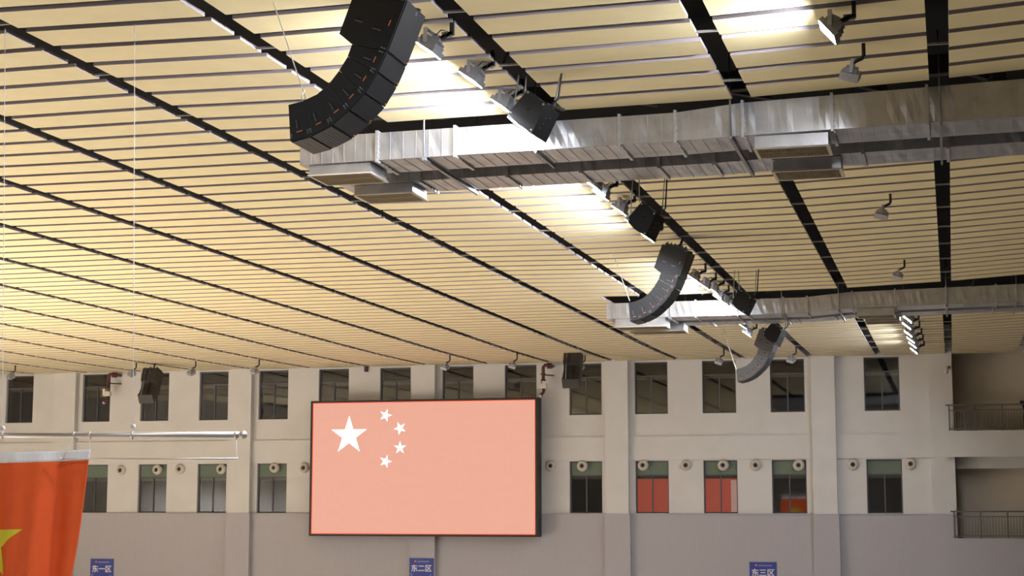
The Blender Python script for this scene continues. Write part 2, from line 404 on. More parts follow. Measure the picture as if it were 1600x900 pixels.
def railing(name, pxs, pyt, pyb, label):
    y = YBAL + 0.1; pa = at(pxs, pyb, y); zt = at(pxs, pyt, y).z; z0 = pa.z; h = zt - z0
    root = empty(name, pa, 0, label, 'railing', 'balcony railings')
    Ln = 7.0
    MB().span((-0.14, -0.035, h - 0.06), (Ln, 0.035, h)).build('top_rail', M_RAIL, root)
    MB().span((0, -0.015, h - 0.26), (Ln, 0.015, h - 0.22)).build('middle_rail', M_RAIL, root)
    MB().span((0, -0.02, 0.05), (Ln, 0.02, 0.09)).build('bottom_rail', M_RAIL, root)
    pm = MB().span((-0.03, -0.03, -0.02), (0.03, 0.03, h - 0.06)).build('post', M_RAIL, root)
    for i in range(1, 7):
        link('post', pm.data, root, (i * 1.06, 0, 0))
    bmh = MB().span((-0.011, -0.011, 0.09), (0.011, 0.011, h - 0.26)).build('baluster', M_RAIL, root, (0.118, 0, 0))
    for i in range(0, 6):
        for j in range(1, 9):
            if i == 0 and j == 1: continue
            link('baluster', bmh.data, root, (i * 1.06 + j * 0.118, 0, 0))
    return root
railing('balcony_railing', 1484, 632, 673, 'dark steel balustrade on the cream parapet of the upper balcony')
railing('balcony_railing', 1492, 798, 840, 'dark steel balustrade on the grey parapet of the lower balcony')

# ------------------------------------------------------------------ ventilation ducts
def interp(prof, x):
    for (x0, *a), (x1, *b) in zip(prof, prof[1:]):
        if x0 <= x <= x1:
            t = (x - x0) / (x1 - x0); return [p + (q - p) * t for p, q in zip(a, b)]
    return prof[-1][1:]
def duct(label, Y, Wd, prof, flanges, diffs, seam=0.2):
    root = empty('ventilation_duct', (0, Y, ZC), 0, label, 'duct', 'galvanised ceiling ducts')
    xs = [prof[0][0]] + flanges + [prof[-1][0]]
    for a, b in zip(xs, xs[1:]):
        cut = [a] + [p[0] for p in prof if a + 1e-3 < p[0] < b - 1e-3] + [b]
        m = MB(); sp_x = []
        for c0, c1 in zip(cut, cut[1:]):
            k = max(1, round((c1 - c0) / seam)); sp_x += [c0 + (c1 - c0) * q / k for q in range(k)]
        sp_x.append(b); vs = []; fs = []; ring = []
        for q, x in enumerate(sp_x):                  # each sheet strip is pressed slightly in or out
            ring.append((x, 0.0))
            if q < len(sp_x) - 1: ring.append(((x + sp_x[q + 1]) / 2, random.uniform(-0.012, 0.016)))
        for x, o in ring:
            z0, t0 = interp(prof, min(max(x, prof[0][0] + 1e-6), prof[-1][0] - 1e-6))
            vs += [(x, 0, z0), (x, Wd, z0), (x, Wd, t0), (x, 0, t0), (x, -o, (z0 + t0) / 2), (x, Wd / 2, z0 - o)]
        for q in range(len(ring) - 1):
            A_, B_ = q * 6, q * 6 + 6
            for e0, e1 in ((0, 5), (5, 1), (1, 2), (2, 3), (3, 4), (4, 0)): fs.append((A_ + e0, A_ + e1, B_ + e1, B_ + e0))
        fs += [(0, 4, 3, 2, 1, 5), tuple(len(vs) - 6 + t for t in (5, 1, 2, 3, 4, 0))]
        m.add(vs, fs)
        for x in sp_x[1:-1]:                          # standing seams of the sheet
            z0, t0 = interp(prof, x)
            m.span((x - .004, -.008, z0), (x + .004, 0.004, t0)).span((x - .004, 0, z0 - .008), (x + .004, Wd, z0 + 0.004))
        m.build('duct_section', M_GALV, root)
    for x in flanges:
        z0, t0 = interp(prof, x); e = 0.035; w = 0.022
        f = MB().span((x - w, -e, z0 - e), (x + w, 0, t0 + e)).span((x - w, 0, z0 - e), (x + w, Wd + e, z0)).span((x - w, 0, t0), (x + w, Wd + e, t0 + e)).span((x - w, Wd, z0), (x + w, Wd + e, t0))
        nb = 6
        for q in range(nb):
            zz = z0 + (t0 - z0) * (q + .5) / nb
            f.span((x + w, -e, zz - .012), (x + w + .014, -.008, zz + .012))
            yy = Wd * (q + .5) / nb
            f.span((x + w, yy - .02, z0 - e), (x + w + .014, yy + .02, z0 - .008))
        f.build('flange', M_GALVD, root)
    for (xa, xb, drop, ya, yb) in diffs:
        z0 = interp(prof, xa)[0]; zb = z0 - drop; t = 0.012
        d = MB().span((xa, ya, zb), (xb, ya + t, z0)).span((xa, yb - t, zb), (xb, yb, z0)).span((xa, ya + t, zb), (xa + t, yb - t, z0)).span((xb - t, ya + t, zb), (xb, yb - t, z0))
        d = d.build('diffuser', M_GALV, root)
        g = MB(); e = 0.03
        g.span((xa - .02, ya - .02, zb - .02), (xb + .02, ya + e, zb)).span((xa - .02, yb - e, zb - .02), (xb + .02, yb + .02, zb)).span((xa - .02, ya + e, zb - .02), (xa + e, yb - e, zb)).span((xb - e, ya + e, zb - .02), (xb + .02, yb - e, zb))
        g.build('grille_frame', M_BLIND, d)
        g = MB(); k = int((xb - xa - 2 * e) / 0.028)
        for q in range(k):
            x = xa + e + (xb - xa - 2 * e) * (q + .5) / k
            g.span((x - .004, ya + e, zb - .012), (x + .004, yb - e, zb + .02))
        ym = (ya + yb) / 2; g.span((xa + e, ym - .006, zb - .014), (xb - e, ym + .006, zb))
        tag(g.build('grille_slats', M_GRILLE, d), 'fine brown louvre slats', kind='stuff')
        MB().span((xa + t, ya + t, zb + .05), (xb - t, yb - t, zb + .06)).build('damper', M_GRIN, d)
    return root
def trapeze(root, x, z, ya, yb, ztop, thin=False):
    r = 0.009 if thin else 0.016
    MB().bar((x, ya, z - 0.03), (x, yb, z - 0.03), 0.05 if not thin else 0.035, 0.05 if not thin else 0.035).build('trapeze_bar', M_HANG, root)
    for y in (ya + 0.02, yb - 0.02):
        m = MB().tube([(x, y, z - 0.07), (x, y, ztop)], r, 6); m.build('hanger_rod', M_HANG, root)
D1 = 24.5
p1 = [(-9.97, 5.42, 5.86), (-3.89, 5.47, 5.91), (-2.88, 5.50, 6.00), (1.2, 5.55, 6.10), (7.5, 5.68, 6.28)]
def dx(px, py, Y): return at(px, py, Y).x
fl1 = [-8.66, -7.37, -4.75, -3.89, -2.87, -1.55, -0.18, 1.32, 2.8, 4.4, 6.0]
d1a = duct('silvery duct near the top, its front run with the row of flanges facing the viewer', D1, 1.02, p1, fl1,
           [(-9.84, -8.80, 0.155, 0.08, 0.90), (-2.71, -1.62, 0.19, 0.10, 0.80)])
for x, yb, th in ((-7.87, 3.0, False), (-6.06, 1.2, True), (-3.05, 2.9, False), (0.0, 2.9, True), (3.4, 2.9, False)):
    trapeze(d1a, x, interp(p1, x)[0], -0.06, yb, 6.9, th)
Y2_ = 26.28 / D1
p1b = [(-9.97 , 5.42, 5.86), (-3.6, 5.47, 5.91), (-2.6, 5.50, 6.00), (1.2, 5.55, 6.10), (7.5, 5.68, 6.28)]
fl1b = [-8.52, -7.0, -5.75, -4.45, -3.55, -2.6, -1.2, 0.1, 1.6, 3.1, 4.6, 6.1]
d1b = duct('silvery duct near the top, its rear run showing only a shaded side and underside', 26.28, 1.0, p1b, fl1b,
           [(-9.72, -8.68, 0.155, 0.08, 0.88), (-2.62, -1.55, 0.19, 0.10, 0.80)])
D2 = 48.3; s2 = D2 / 48.0
p2 = [(-9.8, 5.47 * s2, 5.93 * s2), (-4.0, 5.48 * s2, 5.93 * s2), (-2.75, 5.57 * s2, 6.04 * s2), (2.1, 5.64 * s2, 6.12 * s2), (9, 5.78 * s2, 6.27 * s2)]
fl2 = [-8.4, -7.14, -5.6, -4.58, -3.9, -2.62, -1.42, -0.02, 1.35, 2.7, 4.1, 5.6]
d2a = duct('distant silvery duct in front of the end wall, its front run', D2, 1.02, p2, fl2,
           [(-9.55, -8.05, 0.24, 0.06, 0.95), (-2.5, -1.45, 0.2, 0.08, 0.85)])
for x, yb, th in ((-7.9, 3.0, False), (-5.9, 2.6, True), (-4.62, 2.6, False), (-3.0, 2.8, False), (0.0, 2.8, False), (1.9, 2.8, True)):
    trapeze(d2a, x, interp(p2, x)[0], -0.06, yb, 6.9, th)
fl2b = [-8.2, -6.9, -5.3, -4.3, -3.2, -1.35, 0.0, 1.3, 2.7, 4.1, 5.6]
d2b = duct('distant silvery duct in front of the end wall, its shaded rear run', D2 + 1.62, 0.95, p2, fl2b,
           [(-9.4, -7.75, 0.22, 0.06, 0.9), (-2.35, -1.35, 0.2, 0.08, 0.85)])

# ------------------------------------------------------------------ line arrays
AY = 17.2
def zz(u, v): return at(430 + u / 3.6, v / 3.6, AY)
REF = zz(85, 795)
def loc2(u, v): p = zz(u, v) - REF; return Vector((p.x, 0, p.z))
SUB = [(457, -72), (737, -5), (625, 287), (430, 247), (360, 190)]
ELS = [[(432, 250), (622, 290), (570, 405), (408, 316)], [(408, 319), (569, 407), (499, 522), (360, 396)], [(359, 399), (498, 524), (412, 617), (304, 470)],
       [(303, 472), (411, 619), (316, 700), (236, 530)], [(235, 531), (315, 702), (198, 763), (156, 568)], [(155, 569), (197, 764), (85, 795), (75, 590)]]
AW = 0.70
def cabinet(root, poly, front, back, name, body, handles, logo=True):
    "poly in local XZ; front = (top, bottom) front corners; back = the two rear corners"
    P = [loc2(*p) for p in poly]
    cab = MB().prism(P, (0, AW, 0)).build(name, body, root)
    a, b = loc2(*front[0]), loc2(*front[1]); ra, rb = loc2(*back[0]), loc2(*back[1])
    c = sum(P, Vector()) / len(P); d = (b - a); nrm = Vector((d.z, 0, -d.x)).normalized()
    if nrm.dot((a + b) / 2 - c) < 0: nrm = -nrm
    dn = d.normalized(); g = 0.012
    q = [a + dn * g, b - dn * g, b - dn * g + nrm * 0.014, a + dn * g + nrm * 0.014]
    MB().prism([p + Vector((0, 0.02, 0)) for p in q], (0, AW - 0.04, 0)).build('grille', M_SGR, cab)
    # hand holes, rigging plates and print on both side cheeks
    depth = ((ra + rb) / 2 - (a + b) / 2); back_dir = depth.normalized(); mid = (a + b) / 2
    rot = Matrix((back_dir, Vector((0, 1, 0)), dn)).transposed()
    for t, off in handles:
        p = mid + depth * t + dn * off
        MB().box(p, (0.10, 0.008, 0.035), 0, rot).build('hand_hole', M_SPKD, cab)
        MB().box(p + dn * 0.02, (0.10, 0.012, 0.005), 0, rot).build('hand_hole_lip', M_SPKM, cab)
    for e in (a + dn * 0.02, b - dn * 0.02):
        rg = MB().box(e + back_dir * 0.05, (0.05, 0.018, 0.022), 0, rot).lathe([(0.0001, 0.02), (0.010, 0.02), (0.010, -0.01)], (0, -1, 0), e + back_dir * 0.07, 8)
        rg.build('rigging_plate', M_RIG, cab)
    if logo: MB().box(mid + back_dir * 0.085, (0.008, 0.005, 0.07), 0, rot).build('orange_logo', M_ORANGE, cab)
    og2 = MB().box(b - dn * 0.035 + nrm * 0.016 + Vector((0, AW - 0.06, 0)), (0.012, 0.02, 0.012)); og2.build('orange_badge', M_ORANGE, cab)
    return cab
def make_array(nel, body, loc, rz, label, cat='speaker array', group='hanging line arrays', lift=True):
    root = empty('line_array', loc, rz, label, cat, group)
    sub = cabinet(root, SUB, (SUB[1], SUB[2]), (SUB[0], SUB[4]), 'subwoofer_cabinet', body, [(0.33, 0.09), (0.72, 0.06)])
    # round maker's badge on the front of the top cabinet
    a, b = loc2(*SUB[1]), loc2(*SUB[2]); d = (b - a).normalized(); nr = Vector((-d.z, 0, d.x))
    if nr.x < 0: nr = -nr
    MB().lathe([(0.022, 0), (0.022, .006), (0.014, .006), (0.014, 0.002)], nr, a + d * 0.06 + nr * 0.014 + Vector((0, AW * 0.55, 0)), 12).build('round_badge', M_SPKM, sub)
    for e in ELS[:nel]: cabinet(root, e, (e[1], e[2]), (e[0], e[3]), 'speaker_cabinet', body, [(0.42, 0.0)])
    # flying frame above the top cabinet
    a, b = loc2(*SUB[0]), loc2(*SUB[1]); t = (b - a).normalized(); up = Vector((-t.z, 0, t.x))
    f = MB()
    for y in (0.08, AW - 0.08):
        f.bar(a + t * 0.05 + up * 0.03 + Vector((0, y, 0)), b - t * 0.05 + up * 0.03 + Vector((0, y, 0)), 0.05)
    f.bar((a + b) / 2 + up * 0.03 + Vector((0, 0.05, 0)), (a + b) / 2 + up * 0.03 + Vector((0, AW - 0.05, 0)), 0.06)
    for k in range(6):
        p = a + (b - a) * (0.15 + 0.14 * k) + up * 0.05; f.lathe([(0.018, 0), (0.018, 0.04), (0.0001, 0.04)], up, p + Vector((0, 0.08, 0)), 8)
    f.build('flying_frame', M_ARM, root)
    m = (a + b) / 2 + Vector((0, AW / 2, 0))
    MB().bar(m + up * 0.03, m + Vector((0.14, 0.0, 0.34)), 0.05).build('suspension_strut', M_ARM, root)
    return root
def rope(root, pts, r=0.008, name='steadying_rope'):
    mw = root.matrix_world.copy() if False else Matrix.Translation(root.location) @ root.rotation_euler.to_matrix().to_4x4()
    inv = mw.inverted(); MB().tube([inv @ Vector(p) for p in pts], r, 5).build(name, M_WHITE, root)
A1 = make_array(6, M_SPK, REF, 0, 'huge black curved line array of speakers, the nearest, cut by the top edge')
rope(A1, [zz(125, 572) + Vector((0, .35, 0)), zz(95, 480) + Vector((0, .35, 0)), at(422, -12, AY + 0.8)], 0.007)
rope(A1, [zz(100, 470) + Vector((0, .35, 0)), zz(92, 500) + Vector((0, .3, 0)), zz(118, 575) + Vector((0, .2, 0))], 0.006)
A2 = make_array(6, M_SPK, at(984.5, 502.2, 37), math.radians(-4), 'mid-distance black curved line array hanging in front of the second duct')
rope(A2, [at(984, 470, 37.3), at(968, 425, 38.0), at(954, 385, 39.5)], 0.009)
A3 = make_array(6, M_BROWNSPK, at(1152.4, 596.6, 55), math.radians(-6), 'far dark grey curved line array overlapping the end wall windows')
rope(A3, [at(1151, 578, 55.3), at(1142, 552, 56.0), at(1130, 514, 57.6)], 0.022)
# two short arrays by the end wall face away from the viewer
for (px, py, Y, lab) in ((214, 620, 66.0, 'short brownish line array by the end wall, behind the flag pole wire'), (876, 604, 66.0, 'short black line array above the right corner of the big screen')):
    A = make_array(4, M_FARSPK, at(px, py, Y), math.radians(90), lab)
    a_, b_ = loc2(*SUB[0]), loc2(*SUB[4]); back = Vector((-0.012, 0, -0.004))
    MB().prism([a_ + Vector((0, AW * .60, 0)), b_ + Vector((0, AW * .60, 0)), b_ + back + Vector((0, AW * .60, 0)), a_ + back + Vector((0, AW * .60, 0))], (0, 0.07, 0)).build('centre_gap', M_SPKD, A)
    e0, e1 = loc2(*ELS[0][0]), loc2(*ELS[3][3])
    MB().bar(a_ + Vector((-.05, AW * .45, .05)), e0 + Vector((-.06, AW * .45, 0)), 0.05).build('spreader_bar', M_ARM, A)
    MB().bar(e0 + Vector((-.06, AW * .45, 0)), e1 + Vector((-.03, AW * .45, .03)), 0.06).build('spreader_bar', M_ARM, A)
    MB().tube([a_ + Vector((-.04, AW * .8, .02)), e0 + Vector((-.14, AW * .82, -.1)), e1 + Vector((-.02, AW * .75, .02))], 0.014, 6).build('slack_cable', M_LAMPY, A)
    # four cabinets only: raise so the lowest sits where it hangs
    low = loc2(*ELS[3][3]); 
    A.location = at(px + (18 if px < 500 else 25), py + (9 if px < 500 else 1), Y) - Vector((0, 0, loc2(*ELS[3][2]).z))
    A.location.y = Y

# ------------------------------------------------------------------ small box speakers under the open joint
BY = 22.0
def bl(px, py): p = at(px, py, BY) - at(824.6, 139.8, BY); return Vector((p.x, 0, p.z))
BOX = [bl(824.6, 139.8), bl(852.7, 161.8), bl(830.7, 208.3), bl(794, 176.5)]
EXT = Vector((0.083, 0.50, -0.036))
def make_box(loc, label, sc=1.0):
    root = empty('box_speaker', loc, 0, label, 'speaker', 'box speakers along the open joint')
    root.scale = (sc, sc, sc)
    A, B, C, Dd = BOX
    # body with a rounded, tapering front at the lower left
    poly = [A, B, C, C * 0.45 + Dd * 0.55 + (C - B).normalized() * 0.035, Dd]
    body = MB().prism(poly, EXT).build('speaker_body', M_SPK, root)
    n = Vector((0, -1, 0))
    cen = (A + B + C + Dd) / 4
    sc_ = MB()
    for p in (A * .86 + cen * .14, Dd * .86 + cen * .14, C * .86 + cen * .14, B * .86 + cen * .14): sc_.lathe([(0.018, 0), (0.018, .008), (0.0001, .008)], n, p, 10)
    sc_.build('fixing_plug', M_SPKM, body)
    MB().lathe([(0.022, 0), (0.022, .004), (0.0001, .004)], n, cen + Vector((0, 0, 0.01)), 10).build('pole_socket', M_SPKD, body)
    # rear connector dish on the face turned to the right
    q = (B + C) / 2 + EXT * 0.5; nr = (C - B).cross(EXT).normalized()
    if nr.x < 0: nr = -nr
    u = EXT.normalized(); w = nr.cross(u); rot = Matrix((u, w, nr)).transposed()
    cd = MB().box(q, (0.08, 0.09, 0.006), 0, rot); cd.build('connector_dish', M_SPKD, body)
    cp = MB()
    for s, t in ((-.07, .06), (-.06, -.02), (-.1, -.1), (.05, .1)): cp.box(q + u * s + w * t, (0.02, 0.014, 0.008), 0, rot)
    cp.build('connector_screw', M_SPKM, body)
    # yoke and hanging rods up to the steel
    y1 = MB().bar(B + Vector((-.02, .1, .02)), B + EXT + Vector((.06, 0, .05)), 0.035).build('bracket', M_ARM, root)
    tp = (zceil(loc[0], loc[1]) + 0.03 - loc[2]) / sc
    for p, q2 in ((Dd + Vector((.06, .05, .03)), Vector((-.18, .2, tp))), (A + Vector((-.06, .1, .0)), Vector((-.10, .3, tp))), (B + EXT * .6 + Vector((0, 0, .02)), B + EXT * .6 + Vector((.06, 0.1, tp - B.z - EXT.z * .6)))):
        MB().tube([p, q2], 0.011, 6).build('hanging_rod', M_LAMPY, root)
    MB().tube([B + EXT * .4 + Vector((0, 0, .03)), B + EXT * .4 + Vector((.1, 0, .12)), Vector((B.x + EXT.x * .4 + .15, .2, tp))], 0.014, 6).build('cable', M_ARM, root)
    return root
make_box(at(824.6, 139.8, 22), 'nearest black box speaker, hanging in front of the big near duct')
make_box(at(1002.8, 314.8, 28.9), 'black box speaker just below the near duct, among lit floodlights')
make_box(at(1158, 452, 43), 'black box speaker in front of the second duct, right of the mid-distance array')
make_box(at(1207, 502.8, 52.3), 'farthest black box speaker, overlapping the top of the far line array', 1.15)

# ------------------------------------------------------------------ floodlights
def make_flood(loc, label, tilt=None, sc=1.0, lit=True, group='lit floodlights', arm=True, glow=None):
    "root at the fixing on the ceiling; the lamp faces left (-x) and down"
    root = empty('floodlight', loc, 0, label, 'floodlight', group); root.scale = (sc,) * 3
    a = tilt if tilt is not None else math.radians(35)
    n = Vector((-math.sin(a), 0, -math.cos(a))); t = Vector((math.cos(a), 0, -math.sin(a))); y = Vector((0, 1, 0))
    rot = Matrix((t, y, n)).transposed()            # local x = along the face, z = beam
    c = Vector((-0.30, 0.0, -0.30))
    if arm:
        tp = (zceil(loc[0], loc[1]) + 0.03 - loc[2]) / sc
        MB().bar((0, 0, max(0.06, tp)), (0, 0, -0.16), 0.05, 0.05).bar((0, 0, -0.13), (-0.16, 0, -0.20), 0.05, 0.05).build('mounting_arm', M_ARM, root)
        MB().box((-0.06, 0.0, -0.15), (0.14, 0.05, 0.07)).build('arm_plate', M_LAMPB, root)
    b = MB().box(c - n * 0.0, (0.29, 0.40, 0.07), 0, rot)
    b.box(c - n * 0.06, (0.23, 0.33, 0.06), 0, rot)
    b = b.build('lamp_body', M_LAMPB, root)
    f = MB()
    for k in range(9): f.box(c - n * 0.105 + y * (-0.15 + 0.0375 * k), (0.20, 0.008, 0.05), 0, rot)
    f.build('cooling_fins', M_LAMPB, b)
    MB().box(c - n * 0.14 + t * 0.03, (0.11, 0.16, 0.06), 0, rot).build('driver_box', M_LAMPB, b)
    MB().box(c + n * 0.037, (0.265, 0.375, 0.006), 0, rot).build('lamp_face', (glow or M_GLOW) if lit else M_LENS, b)
    yk = MB()
    for s in (-1, 1): yk.bar(c + y * 0.215 * s - n * 0.02, c + y * 0.215 * s + Vector((0.02, 0, 0.20)), 0.012, 0.05)
    yk.bar(c + y * 0.22 + Vector((0.02, 0, 0.20)), c - y * 0.22 + Vector((0.02, 0, 0.20)), 0.05, 0.012)
    yk.bar(c + Vector((0.02, 0, 0.2)), Vector((-0.14, 0, -0.18)), 0.05, 0.03)
    yk.build('yoke', M_LAMPY, root)
    cb = MB().tube([c - n * 0.17 - y * .05, c - n * 0.22 + Vector((.05, -.06, .02)), c - n * 0.2 + Vector((.14, -.05, .02)), Vector((-0.1, -.02, -.2))], 0.008, 5)
    cb.build('cable', M_ARM, root)
    return root
ROWC = [((668, 75), 'lit floodlight right beside the grille of the huge near line array'),
        ((735, 120), 'second lit floodlight of the near group, between the near array and the box speaker'),
        ((783, 163), 'lit floodlight touching the left side of the nearest box speaker'),
        ((812, 194), 'lit floodlight hidden behind the nearest box speaker, only its glow showing below'),
        ((925, 287), 'lit floodlight just peeping out below the near duct'),
        ((938, 303), 'grey-backed lit floodlight first in full view below the near duct'),
        ((967, 327), 'lit floodlight left of the box speaker below the near duct'),
        ((988, 348), 'lit floodlight shining from behind the box speaker below the near duct'),
        ((1012, 370), 'lit floodlight at the lower tip of the box speaker below the near duct'),
        ((1083, 434), 'glaring floodlight against the grille of the mid-distance line array'),
        ((1100, 446), 'second glaring floodlight right of the mid-distance line array'),
        ((1113, 452), 'dark-backed lit floodlight midway between mid-distance array and its box speaker'),
        ((1121, 464), 'glaring floodlight in front of the black slot above the second duct'),
        ((1137, 477), 'glaring floodlight low in front of the second duct beside the box speaker'),
        ((1176, 508), 'lit floodlight just below the second duct, upper one of the two there'),
        ((1190, 520), 'lit floodlight touching the top of the far line array')]
for (px, py), lab in ROWC:
    r = ray(px, py); r = r * (-6.2 / r.x); z = min(r.z, 5.80 + 0.004 * (r.y - 20)); y = r.y
    if py == 194: y = 23.9
    if py == 477: y = 47.5
    if py in (508, 520): q_ = at(px, py, 51.9 if py == 508 else 53.0); y, z = q_.y, q_.z - ZC
    make_flood(Vector((-5.88, y, ZC + z + 0.30)), lab, glow=M_GLOWFAR if y > 51 else None)
make_flood(ceil_at(1334, 8), 'single lit floodlight at the upper right, casting a pool on the ceiling', math.radians(50))
for i, (px, py) in enumerate([(1419, 497), (1418, 508), (1420, 520), (1424, 530), (1427, 538), (1429, 547)]):
    c = atz(px, py, 5.80 + 0.02 * i)
    make_flood(c + Vector((0.36, 0, 0.36)), ['first', 'second', 'third', 'fourth', 'fifth', 'lowest'][i] + ' glaring floodlight, counted downwards, in the row below the second duct at right', math.radians(40), 1.2, glow=M_GLOWFAR)
# the rows go on behind the viewer; the left row is added, unseen fill
def unseen_lamp(loc, rot, w, sy, spread=math.pi):
    ld = bpy.data.lights.new('unseen_floodlight', 'AREA'); ld.energy = w; ld.shape = 'RECTANGLE'; ld.size = 0.6; ld.size_y = sy; ld.color = (0.88, 0.92, 1.0); ld.spread = spread
    lo = bpy.data.objects.new('unseen_floodlight', ld); COL.objects.link(lo); lo.location = loc; lo.rotation_euler = rot
for y in (-12, -4, 4, 11): unseen_lamp((-6.2, y, ZC + 5.6), (0, math.radians(36), 0), HALL_LAMP_W, 3.0)
unseen_lamp((-1.3, 16.2, ZC + 5.6), (0, math.radians(48), 0), HALL_LAMP_W, 0.8)
for y, k in ((12, 0.15), (22, 0.9), (30, 1.4), (37, 1.45), (44, 1.15)): unseen_lamp((-47.5, y, ZC + 5.4), (0, math.radians(-28), 0), LEFT_FILL_W * k, 6.0, math.radians(120))

def make_small_flood(loc, label, group, rz=0.0, yaw=0.0, sc=1.0):
    "unlit square flood on a bent pipe"
    root = empty('small_floodlight', loc, rz, label, 'floodlight', group); root.scale = (sc,) * 3
    tp = max(0.04, (zceil(loc[0], loc[1]) + 0.03 - loc[2]) / sc)
    MB().tube([(0, 0, tp), (0, 0, -0.16), (-0.02, 0, -0.20), (-0.14, 0, -0.25)], 0.026, 8).build('bent_pipe', M_ARM, root)
    yk = MB().bar((-0.14, -0.14, -0.24), (-0.14, 0.14, -0.24), 0.05, 0.012)
    for s in (-1, 1): yk.bar((-0.14, 0.14 * s, -0.24), (-0.17, 0.14 * s, -0.42), 0.012, 0.045)
    yk.build('yoke', M_LAMPY, root)
    rot = Euler((math.radians(28), math.radians(18), yaw)).to_matrix(); c = Vector((-0.18, 0, -0.42))
    b = MB().box(c, (0.25, 0.24, 0.11), 0, rot).box(c + rot @ Vector((0, 0, .08)), (0.16, 0.15, .06), 0, rot).build('lamp_body', M_LAMPY, root)
    MB().box(c + rot @ Vector((0, 0, -.058)), (0.22, 0.21, 0.006), 0, rot).build('lamp_glass', M_LENS, b)
    return root
make_small_flood(ceil_at(1349, 68), 'unlit square floodlight below the lit one at the upper right', 'unlit floodlights on the right')
make_small_flood(ceil_at(1391, 303), 'unlit square floodlight right of the black joint, midway between the two ducts', 'unlit floodlights on the right')
make_small_flood(ceil_at(1413, 406), 'small unlit square floodlight just above the second duct', 'unlit floodlights on the right')
WF = [(24, 571, 'far left wall'), (213, 566, 'flag pole wire'), (306, 565, 'third window of the upper row'), (405, 564, 'left end of the upper windows near the screen'), (703, 560, 'space above the middle of the big screen'),
      (808, 558, 'space above the right part of the big screen'), (914, 556, 'short black array right of the screen'), (1131, 548, 'white rope of the far line array'), (1244, 545, 'wall right of the far line array')]
WL = ['small pale floodlight under the ceiling edge, leftmost of its row', 'small pale floodlight under the ceiling edge, crossed by the flag pole wire', 'small floodlight under the ceiling edge, third from the left',
      'white-faced floodlight under the ceiling edge left of the big screen', 'white-faced floodlight under the ceiling edge above the middle of the screen', 'small dark floodlight under the ceiling edge above the right part of the screen',
      'small pale floodlight partly behind the short black array', 'small pale floodlight beside the rope of the far line array', 'small pale floodlight under the ceiling edge right of the far line array']
for (px, py, _), lab in zip(WF, WL):
    yf = 68.2 if px == 914 else 66.5
    p = at(px, py, yf); p.z = max(p.z, zceil(p.x, 66.5) - 0.1)
    make_small_flood(Vector((p.x, p.y, zceil(p.x, p.y) - 0.03)), lab, 'unlit floodlights under the ceiling edge', 0, random.uniform(-.5, .5), 1.15)

# ------------------------------------------------------------------ LED screen
YS = 71.25
tl, br_ = at(488.8, 630.0, YS), at(836.6, 834.0, YS)
xa, xb = (at(487.6, 740, YS).x), at(836.6, 740, YS).x
zb, zt = at(600, 834.5, YS).z, at(600, 628.2, YS).z
cx_, cz_ = (xa + xb) / 2, (zb + zt) / 2; hw, hh = (xb - xa) / 2, (zt - zb) / 2
scr = empty('led_screen', (cx_, YS, cz_), 0, 'large wall screen showing a coral red flag with five white stars', 'screen')
MB().span((-hw - .10, .01, -hh - .10), (hw + .10, 0.70, hh + .10)).build('screen_cabinet', M_SCRF, scr)
fr = MB()
fr.span((-hw - .10, -.03, hh), (hw + .10, .01, hh + .10)).span((-hw - .10, -.03, -hh - .10), (hw + .10, .01, -hh)).span((-hw - .10, -.03, -hh), (-hw, .01, hh)).span((hw, -.03, -hh), (hw + .10, .01, hh))
fr.build('screen_bezel', M_SCRF, scr)
face = MB().span((-hw, 0, -hh), (hw, .008, hh)).build('screen_picture', M_SCREEN, scr)
ed = MB(); e = 0.03
ed.span((-hw, -.004, hh - e), (hw, 0, hh)).span((-hw, -.004, -hh), (hw, 0, -hh + e)).span((-hw, -.004, -hh + e), (-hw + e, 0, hh - e)).span((hw - e, -.004, -hh + e), (hw, 0, hh - e))
ed.build('picture_red_edge', M_REDEDGE, scr)
def star(cx, cz, R, rot, y0, y1):
    pts = []
    for k in range(10):
        r = R if k % 2 == 0 else R * 0.382; a = rot + k * math.pi / 5; pts.append((cx + r * math.cos(a), y0, cz + r * math.sin(a)))
    m = MB(); n = 10
    vs = [(cx, y0, cz)] + pts + [(p[0], y1, p[2]) for p in pts]
    m.add(vs, [(0, 1 + k, 1 + (k + 1) % n) for k in range(n)] + [(1 + k, 11 + k, 11 + (k + 1) % n, 1 + (k + 1) % n) for k in range(n)])
    return m
for px, py, rp, an in ((545.4, 680.5, 31.5, 90), (602.5, 649, 10.6, 0), (625, 669.2, 10.6, 43), (625, 699.5, 10.6, 90), (602.5, 721, 10.6, 0)):
    p = at(px, py, YS); R = rp / 2600 * YS * 1.03
    star(p.x - cx_, p.z - cz_, R, math.radians(an), -.006, 0).build('picture_star', M_STAR, scr)

